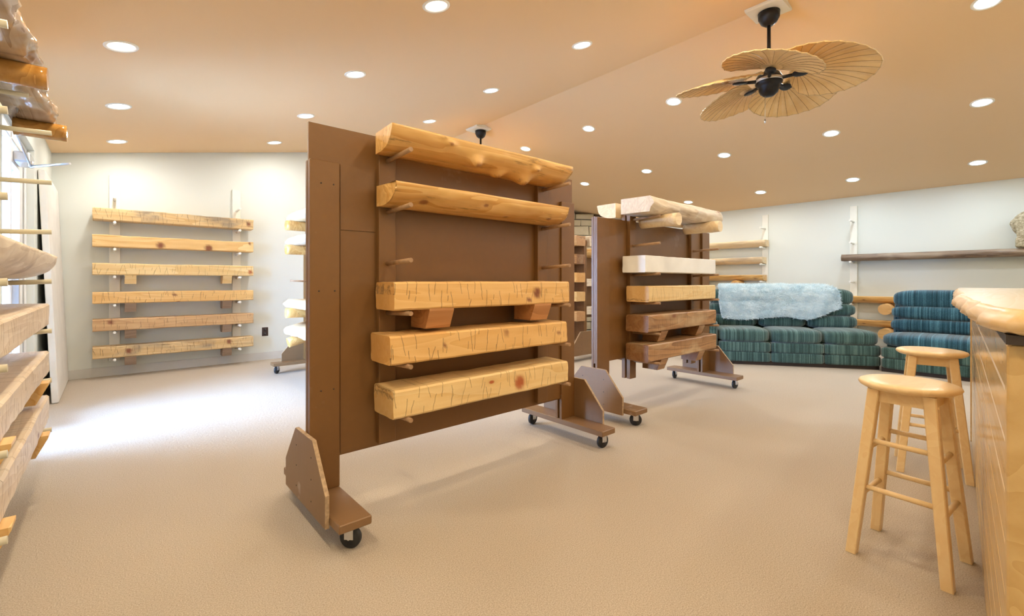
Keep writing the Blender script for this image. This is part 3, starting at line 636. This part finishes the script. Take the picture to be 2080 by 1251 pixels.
# furry throw over the sofa back
th = thing('throw_blanket', 'pale blue shaggy fur throw draped over the sofa back', 'blanket', (6.36, 2.69, 0), ang)
prof = [(.945, .80), (.94, .95), (.91, 1.03), (.82, 1.068), (.68, 1.062), (.58, 1.02), (.53, .94), (.525, .85), (.50, .80), (.485, .72), (.48, .66), (.46, .60), (.455, .55), (.455, .52)]
NU, NV = 40, 36; vs = []; cum = [0]
for i in range(1, len(prof)): cum.append(cum[-1]+math.dist(prof[i], prof[i-1]))
def pr(t):
    s = t*cum[-1]
    for i in range(1, len(prof)):
        if s <= cum[i]+1e-9:
            k = (s-cum[i-1])/(cum[i]-cum[i-1]); return prof[i-1][0]+(prof[i][0]-prof[i-1][0])*k, prof[i-1][1]+(prof[i][1]-prof[i-1][1])*k
    return prof[-1]
for i in range(NU+1):
    u = i/NU
    for j in range(NV+1):
        v = j/NV; lim = .93+.03*math.sin(u*9)+(-.16*sm(.72, 1, u)); y, zz = pr(v*lim)
        x = .0+1.46*u + .03*math.sin(v*7)*(1-u) + (.10*sm(.45, .75, v)-.02)*sm(.6, 1, u) - .02*sm(.55, .9, v)*(u < .3)
        q = .012*nz(u*8, v*7)+.014*nz(u*3, v*3, 5); vs.append((x, y-.012-abs(q), zz+.012+q))
fs = [(i*(NV+1)+j, i*(NV+1)+j+1, (i+1)*(NV+1)+j+1, (i+1)*(NV+1)+j) for i in range(NU) for j in range(NV)]
bm_ = MB().add(vs, fs, True); base = bm_.build('blanket_sheet', M['fur'], th)
base.data.update(); sd = base.modifiers.new('thick', 'SOLIDIFY'); sd.thickness = .01
fm = MB(); rf = random.Random(3); FV = []; FF = []
V = [Vector(p) for p in vs]
for i in range(NU):
    for j in range(NV):
        a, b, c, d = V[i*(NV+1)+j], V[i*(NV+1)+j+1], V[(i+1)*(NV+1)+j+1], V[(i+1)*(NV+1)+j]
        n = (c-a).cross(b-d)
        if n.length < 1e-9: continue
        n.normalize()
        if n.dot((a+c)/2-Vector((a.x, .72, .80))) < 0: n = -n
        edge = 1.5 if i in (0, NU-1) or j == NV-1 else 1
        for _ in range(int(18*edge)):
            s, t_ = rf.random(), rf.random(); p = a+(d-a)*s+(b-a)*t_; dr = (n*.75+Vector((rf.uniform(-.8, .8), rf.uniform(-.5, .2), rf.uniform(-.95, .25)))).normalized()*rf.uniform(.028, .052)
            sdv = dr.cross(Vector((rf.uniform(-1, 1), rf.uniform(-1, 1), rf.uniform(-1, 1)))).normalized()*.0034
            k = len(FV); FV += [p-sdv, p+sdv, p+dr]; FF.append((k, k+1, k+2))
fo = fm.add(FV, FF).build('fur_pile', M['fur'], th); fo['kind'] = 'stuff'

# ------------------------------------------------------------------ bar and bar top
ba = math.atan2(.069, 1); B0 = Vector((1.217, .0147, 0)); BL_ = 3.42
bar = thing('bar_counter', 'varnished pine bar clad in horizontal boards beside the stools', 'bar', B0, ba)
MB().box(.02, BL_-.02, -.62, -.024, 0, 1.035).build('carcass', M['bartrim'], bar)
bh = .106; bdm = MB().box(.05, BL_-.03, -.022, 0, 0, bh-.0, c=.005).mesh('cladding_board', M['barboard'])
k = 0
zt = 1.034
while zt > .02:
    z0 = max(.012, zt-bh)
    if zt-bh > .0: inst('cladding_board', bdm, bar, (0, 0, zt-bh))
    else: MB().box(.05, BL_-.03, -.022, 0, .002, zt, c=.004).build('cladding_board', M['barboard'], bar)
    zt -= bh
MB().box(-.002, .05, -.024, .006, 0, 1.035, c=.004).build('corner_trim', M['bartrim'], bar); MB().box(-.004, .0195, -.64, -.024, 0, 1.035, c=.003).build('end_panel', M['bartrim'], bar)
MB().box(BL_-.03, BL_+.004, -.024, .006, 0, 1.035, c=.004).build('corner_trim', M['bartrim'], bar)
MB().box(-.02, BL_-.2, -.60, .008, 1.036, 1.0525).build('support_board', M['dark'], bar)
fe = [(1.19, .012), (1.23, .034), (1.30, .050), (1.40, .064), (1.50, .080), (1.60, .088), (1.74, .108), (1.9, .118), (2.05, .135), (2.2, .158), (2.37, .172), (2.6, .175), (2.9, .20), (3.2, .232), (3.5, .25), (3.9, .285), (4.3, .31), (4.62, .33)]
pts = []
for i in range(len(fe)-1):
    for j in range(4):
        t_ = j/4; x = fe[i][0]+(fe[i+1][0]-fe[i][0])*t_; y = fe[i][1]+(fe[i+1][1]-fe[i][1])*t_; pts.append((x, y+.007*nz(x*11)+.004*nz(x*31)))
pts.append(fe[-1]); n = len(pts); mbs = MB()
lev = [(1.0535, -.010), (1.062, .006), (1.078, .004), (1.092, -.008), (1.099, -.016)]
poly = [(x, y) for x, y in pts]; back = [(4.62, -.50), (1.19, -.62)]
rings = []
for zz, off in lev:
    r = [(x+(.0 if i > 6 else -off*.6), y+off+.006*nz(x*9, zz*60)*(1 if off > -.012 else .3), zz) for i, (x, y) in enumerate(poly)] + [(bx_+(off if bx_ > 3 else -off), by_, zz) for bx_, by_ in back]
    rings.append(r)
mbs.loft(rings, smooth=True)
bt = mbs.build('live_edge_countertop', [M['slabedge'], M['slab']]); bt.data.polygons[-1].material_index = 1
tag(bt, 'thick live edge wooden bar top slab with pale varnished surface', 'bar top')

# ------------------------------------------------------------------ bar stools
def leg_rings(top, bot, w0, w1):
    rings = []
    for t_ in (0, .5, 1):
        p = Vector(top).lerp(Vector(bot), t_); w = w0+(w1-w0)*t_; c = w*.18
        rings.append([(p.x+a, p.y+b, p.z) for a, b in oct_(-w, w, -w, w, c)])
    return rings
seat_me = MB().lathe([(0, .696), (.13, .696), (.148, .699), (.162, .708), (.166, .716), (.162, .725), (.150, .730), (.10, .7305), (0, .728)], 48).mesh('seat', M['stool'])
def stool(label, loc, rz):
    t = thing('bar_stool', label, 'bar stool', loc, rz); inst('seat', seat_me, t)
    tp, bt_ = .088, .150; L4 = [(-1, -1), (1, -1), (1, 1), (-1, 1)]
    for sx, sy in L4:
        lg = MB().loft(leg_rings((sx*tp, sy*tp, .697), (sx*bt_, sy*bt_, 0.001), .0205, .0185)).build('leg', M['stool'], t)
        for zz in (.655,): MB().tube((sx*tp*1.04, sy*(tp+.0205), zz), (sx*tp*1.04, sy*(tp+.026), zz), .007, n=10).build('plug', M['stool'], lg)
    MB().box(-.085, .085, -.096, -.076, .645, .695).box(-.085, .085, .076, .096, .645, .695).box(-.096, -.076, -.076, .076, .645, .695).box(.076, .096, -.076, .076, .645, .695).build('apron', M['stool'], t)
    def at_(z): return tp+(bt_-tp)*(1-z/.697)
    for z1, ax in ((.245, 0), (.44, 0), (.285, 1), (.48, 1)):
        e = at_(z1)
        for s in (-1, 1):
            p, q = ((-e, s*e, z1), (e, s*e, z1)) if ax == 0 else ((s*e, -e, z1), (s*e, e, z1))
            MB().tube(p, q, .0105, n=12).build('rung', M['stool'], t)
    return t
stool('round birch bar stool at the bar, farther from the sofa', (2.49, .32, 0), R(-6))
stool('round birch bar stool at the bar, nearer the sofa', (3.744, .375, 0), R(10))

# ------------------------------------------------------------------ mounted animal on the dark shelf
def animal():
    m = MB(); P = lambda c, h: m.pillow(c, h, 2, 8)
    P((0, .21, .31), (.15, .205, .195)); P((0, .02, .31), (.135, .25, .16)); P((0, -.20, .32), (.125, .17, .15)); P((0, -.34, .38), (.085, .12, .10))
    P((0, -.45, .42), (.088, .095, .085)); P((0, -.54, .40), (.05, .06, .045))
    for sx in (-1, 1):
        P((sx*.085, .27, .20), (.065, .10, .13)); P((sx*.095, .335, .08), (.034, .045, .085)); P((sx*.095, .30, .026), (.036, .085, .027))
        P((sx*.075, -.22, .17), (.045, .06, .13)); P((sx*.08, -.23, .08), (.030, .035, .09)); P((sx*.08, -.26, .022), (.034, .055, .024))
        P((sx*.055, -.43, .505), (.028, .018, .045))
    P((0, .385, .33), (.035, .045, .06))
    o = m.build('mounted_animal', M['animal']); r = o.modifiers.new('fuse', 'REMESH'); r.mode = 'VOXEL'; r.voxel_size = .011; r.use_smooth_shade = True
    f = o.modifiers.new('soft', 'SMOOTH'); f.factor = .5; f.iterations = 6; return o
an_ = animal(); an_.location = (XR-.165, -.30, 1.586); tag(an_, 'mounted grey brown furry animal standing on the long dark shelf', 'taxidermy')
